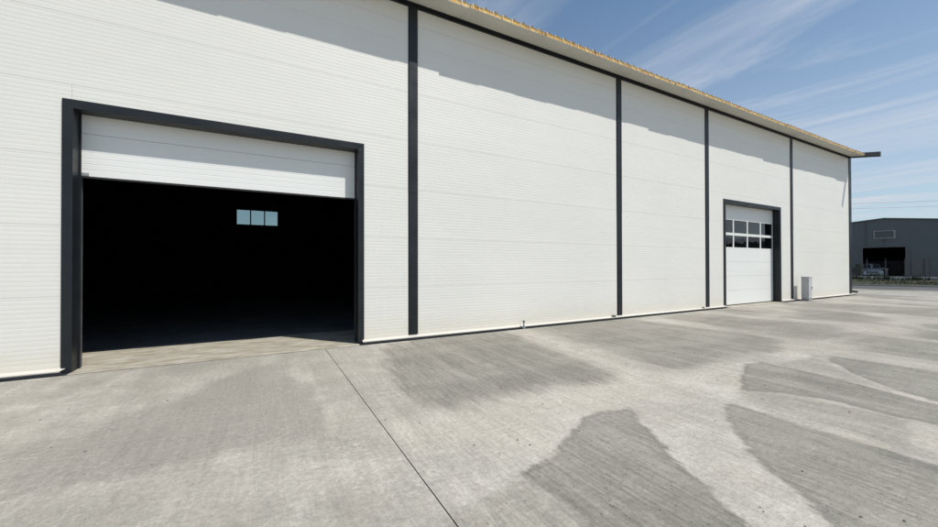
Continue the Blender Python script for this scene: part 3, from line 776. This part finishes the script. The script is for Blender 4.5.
# ------------------------------------------------------------------ fence in front of the shed
FD = dd; f0 = Vector((57.2-4.4, 8.0, 0))       # runs parallel to the shed face
fz = .10
fe = empty('mesh_fence', (f0.x, f0.y, fz), math.atan2(dd.y, dd.x))
tag(fe, 'low wire mesh fence on pale concrete plinths in front of the grey shed', 'fence')
posts = [-2.2+1.25*k for k in range(12)]
for k, px in enumerate(posts):
    t = MB(); t.box(px-.03, px+.03, -.03, .03, 0, 2.0); t.box(px-.035, px+.035, -.035, .035, 2.0, 2.03)
    t.build('post', M['beam'] if k != 2 else M['shed_trim'], fe)
for k, (pa, pb) in enumerate(zip(posts[:-1], posts[1:])):
    t = MB(); t.box(pa+.035, pb-.035, -.03, .03, -.02, .30)
    t.build('plinth', M['plinth'], fe)
    t = MB()
    n = 12
    for i in range(n):
        xx = pa+.08+(pb-pa-.16)*i/(n-1); t.box(xx-.0009, xx+.0009, -.002, .002, .32, 1.8)
    for i in range(8):
        z = .34+i*.2; t.box(pa+.035, pb-.035, -.005, -.001, z-.0009, z+.0009)
    t.build('wire_panel', M['steel'], fe)

gp = empty('gate_pillar', (0, 0, 0))
# ------------------------------------------------------------------ parked van, seen head on, between fence and shed
def img_ground(u, zf, z=0.):
    """a spot at forward distance zf on the bearing measured from the photograph"""
    p_ = Vector((0, -DIST, HGT)) + zf*Vector((math.sin(YAW), math.cos(YAW), 0)) + zf*(u-469)/F_PX*Vector((math.cos(YAW), -math.sin(YAW), 0))
    return Vector((p_.x, p_.y, z))
gp.location = img_ground(886.5, 42.9, .10)
tag(gp, 'short pale concrete pillar with a cap right of the parked car', 'pillar')
t = MB(); t.box(-.11, .11, -.11, .11, 0, .85); t.build('shaft', M['shed_trim'], gp, bevel=.01)
t = MB(); t.box(-.15, .15, -.15, .15, .85, 1.02); t.build('cap', M['plinth'], gp, bevel=.02)

cp = img_ground(873, 42.9, .11)
to_cam = Vector((0, -DIST, 0))-Vector((cp.x, cp.y, 0))
car = empty('parked_car', cp, math.atan2(to_cam.y, to_cam.x)+R(7))
tag(car, 'silver blue estate car parked nose out in front of the black doorway', 'car')
# local: +x forward (towards the camera), y sideways, z up
def loft(secs):
    """secs: list of (x, [(y,z)...]) half sections from bottom centre to top centre, mirrored"""
    t = MB(); n = len(secs[0][1])
    for x, pr in secs:
        for y, z in pr: t.v.append((x, y, z))
        for y, z in reversed(pr): t.v.append((x, -y, z))
    m_ = 2*n
    for i in range(len(secs)-1):
        for k in range(m_): t.f.append((i*m_+k, i*m_+(k+1) % m_, (i+1)*m_+(k+1) % m_, (i+1)*m_+k))
    t.f.append(tuple(range(m_))); t.f.append(tuple((len(secs)-1)*m_+k for k in range(m_))); return t
body = loft([(0.0, [(.0, .28), (.70, .30), (.78, .45), (.74, .62), (.0, .66)]),
             (-.12, [(.0, .24), (.82, .26), (.86, .50), (.80, .72), (.0, .78)]),
             (-.6, [(.0, .24), (.86, .26), (.90, .55), (.84, .84), (.0, .90)]),
             (-1.15, [(.0, .24), (.86, .26), (.90, .58), (.86, .93), (.0, .97)]),
             (-3.6, [(.0, .24), (.86, .26), (.90, .58), (.86, .95), (.0, .97)]),
             (-4.15, [(.0, .30), (.82, .32), (.86, .60), (.82, .93), (.0, .95)])])
body.build('body', M['car'], car, bevel=.02, smooth=False)
cab = loft([(-1.12, [(.0, .95), (.80, .93), (.79, .96), (.76, .97), (.0, .98)]),
            (-1.85, [(.0, .95), (.82, .93), (.80, 1.12), (.66, 1.50), (.0, 1.55)]),
            (-3.3, [(.0, .95), (.82, .93), (.80, 1.12), (.67, 1.53), (.0, 1.58)]),
            (-4.05, [(.0, .93), (.80, .93), (.78, 1.10), (.62, 1.44), (.0, 1.48)])])
cab.build('cabin', M['car'], car)
def slab(pts, n, th=.012):
    t = MB(); n = Vector(n).normalized()*th; p_ = [Vector(q) for q in pts]
    t.add([q for q in p_]+[q+n for q in p_], [(0,1,2,3),(7,6,5,4),(0,4,5,1),(1,5,6,2),(2,6,7,3),(3,7,4,0)]); return t
slab([(-1.18, -.72, 1.0), (-1.18, .72, 1.0), (-1.79, .62, 1.475), (-1.79, -.62, 1.475)], (.62, 0, .78), .02).build('windscreen', M['car_glass'], car)
for s in (1, -1):
    slab([(-1.45, s*.815, 1.0), (-2.4, s*.815, 1.0), (-2.4, s*.70, 1.43), (-1.85, s*.70, 1.43)], (0, s, .3), .02).build('side_window', M['car_glass'], car)
    slab([(-2.5, s*.815, 1.0), (-3.7, s*.815, 1.0), (-3.5, s*.71, 1.42), (-2.5, s*.70, 1.43)], (0, s, .3), .02).build('side_window', M['car_glass'], car)
    t = MB(); t.box(-.10, .0, min(s*.52, s*.80), max(s*.52, s*.80), .56, .70); t.build('headlight', M['lamp_glass'], car, bevel=.02)
    t = MB(); t.box(-1.42, -1.25, min(s*.88, s*1.02), max(s*.88, s*1.02), .96, 1.09); t.build('mirror', M['car'], car, bevel=.02)
    for wx in (-.85, -3.35):
        t = MB(); t.tube([(wx, s*.70, .31), (wx, s*.90, .31)], .31, 20); wl = t.build('wheel', M['rubber'], car)
        t = MB(); t.tube([(wx, s*.895, .31), (wx, s*.91, .31)], .19, 14); t.build('rim', M['chrome'], wl)
t = MB(); t.box(-.03, .025, -.48, .48, .54, .66)
for k in range(3): t.box(.025, .035, -.47, .47, .56+k*.035, .57+k*.035)
t.build('grille', M['rubber'], car)
t = MB(); t.box(-.14, .06, -.80, .80, .28, .46); t.build('bumper', M['car'], car, bevel=.03)
t = MB(); t.box(.061, .07, -.26, .26, .33, .43); t.build('number_plate', M['lamp_glass'], car)
t = MB()
for s in (1, -1): t.tube([(-1.95, s*.60, 1.56), (-2.1, s*.60, 1.60), (-3.4, s*.60, 1.62), (-3.6, s*.60, 1.56)], .015, 6)
t.build('roof_rail', M['chrome'], car)

# ------------------------------------------------------------------ plants
def tuft(t, x, y, z, h, n, sp):
    for i in range(n):
        a_ = random.uniform(0, 6.28); r_ = random.uniform(0, sp); bx, by = x+r_*math.cos(a_), y+r_*math.sin(a_)
        hh_ = h*random.uniform(.5, 1.2); le = random.uniform(.1, .5)*hh_; b_ = random.uniform(0, 6.28); wv = .012+.02*hh_
        dx, dy = math.cos(b_), math.sin(b_)
        t.add([(bx-dy*wv, by+dx*wv, z), (bx+dy*wv, by-dx*wv, z), (bx+dx*le*.5+dy*wv*.6, by+dy*le*.5-dx*wv*.6, z+hh_*.6), (bx+dx*le, by+dy*le, z+hh_), (bx+dx*le*.5-dy*wv*.6, by+dy*le*.5+dx*wv*.6, z+hh_*.6)], [(0, 1, 2, 3, 4)])
t = MB()
ro_ = Vector((33.45, .25, 0)); rd = Vector((.44, -.898, 0)).normalized(); rn = Vector((.898, .44, 0)).normalized()
for i in range(5200):
    s_ = random.uniform(-14, 6); q = 5.5+(random.random()**.8)*17
    p_ = ro_+rd*s_+rn*q
    if mnoise.noise(Vector((p_.x*.35, p_.y*.35, 3))) < -.12: continue
    tuft(t, p_.x, p_.y, .08, random.uniform(.05, .16), 4, .12)
tag(t.build('grass', M['grass']), 'rough grass growing on the verge', 'grass', kind='stuff')
t = MB()
for i in range(420):
    s_ = random.uniform(-3.5, 11); q = -random.uniform(.1, 1.1)
    if mnoise.noise(Vector((s_*.8, 7, 1))) < -.05 and i % 4: continue
    p_ = f0+dd*s_+nn*q
    tuft(t, p_.x, p_.y, .08, random.uniform(.2, .5), 6, .15)
tag(t.build('weeds', M['leaf']), 'dark weeds along the foot of the mesh fence', 'weeds', kind='stuff')
def shrub(loc, h, wd, label, seed):
    random.seed(seed); o = empty('shrub', loc); tag(o, label, 'shrub')
    t = MB()
    for k in range(5):
        a_ = random.uniform(0, 6.28); t.tube([(0, 0, -.03), (math.cos(a_)*wd*.15, math.sin(a_)*wd*.15, h*.4), (math.cos(a_)*wd*.35, math.sin(a_)*wd*.35, h*.8)], [.025, .016, .006], 6)
    t.build('stem', M['bark'], o)
    t = MB()
    cl = [(random.uniform(-.32, .32)*wd, random.uniform(-.32, .32)*wd, random.uniform(.25, .85)*h, random.uniform(.16, .30)*wd) for _ in range(9)]
    for i in range(900):
        c = random.choice(cl); d_ = Vector((random.gauss(0, 1), random.gauss(0, 1), random.gauss(0, 1))).normalized()*c[3]*random.uniform(.5, 1.05)
        p_ = Vector(c[:3])+d_; a_ = Vector((random.gauss(0, 1), random.gauss(0, 1), random.gauss(0, 1))).normalized(); b_ = a_.orthogonal().normalized(); l_ = random.uniform(.03, .06)
        if p_.z < .05: continue
        t.add([p_-a_*l_, p_+b_*l_*.5, p_+a_*l_, p_-b_*l_*.5], [(0, 1, 2, 3)])
    t.build('foliage', M['leaf'], o)
shrub(img_ground(858.5, 42.0, .10), 1.65, 1.1, 'dark leafy shrub between the warehouse corner and the parked car', 3)
shrub(img_ground(876, 41.0, .10), .45, 1.3, 'low scrubby bush in front of the parked car', 5)
shrub(img_ground(910, 40.8, .10), .62, 1.5, 'low dark bush right of the black doorway', 9)
shrub(img_ground(924, 40.6, .10), .50, 1.2, 'smallest bush at the foot of the fence near the right edge', 11)

# ------------------------------------------------------------------ overhead lines
def cable(za, zb, dist, lab):
    t = MB(); pts = []
    A = img_ground(700, dist, za); B = img_ground(1100, dist*.93, zb)
    for i in range(25):
        k = i/24; p_ = A.lerp(B, k); p_.z -= 1.2*4*k*(1-k)*.5; pts.append(p_)
    t.tube(pts, .022, 6)
    tag(t.build('power_line', M['cable']), lab, 'cable', 'overhead lines behind the grey shed')
cable(15.6, 17.6, 90, 'upper of the two thin overhead lines above the grey shed')
cable(14.6, 16.4, 90.6, 'lower of the two thin overhead lines above the grey shed')

# ------------------------------------------------------------------ dark store across the yard, behind the camera: it mirrors in the shut door's panes
st = empty('storage_shed', (62, -27, 0), math.atan2(.93, .37))
tag(st, 'low dark storage shed on the far side of the yard', 'shed')
def zq(y): return 5.0+.1*y
t = MB(); t.box(-40, 30, -14, 0, -.02, 5.0); t.build('wall', M['shed'], st)
t = MB(); t.add([(-40.4, .5, 5.0), (30.4, .5, 5.0), (30.4, -7, 6.1), (-40.4, -7, 6.1), (30.4, -14.5, 5.0), (-40.4, -14.5, 5.0)], [(0, 1, 2, 3), (3, 2, 4, 5), (0, 3, 5), (1, 4, 2), (0, 5, 4, 1)])
t.build('roof', M['shed'], st)
for k in range(5):
    t = MB(); t.box(-34+k*12, -30+k*12, .003, .05, .0, 3.8); t.build('door', M['shed_low'], st)
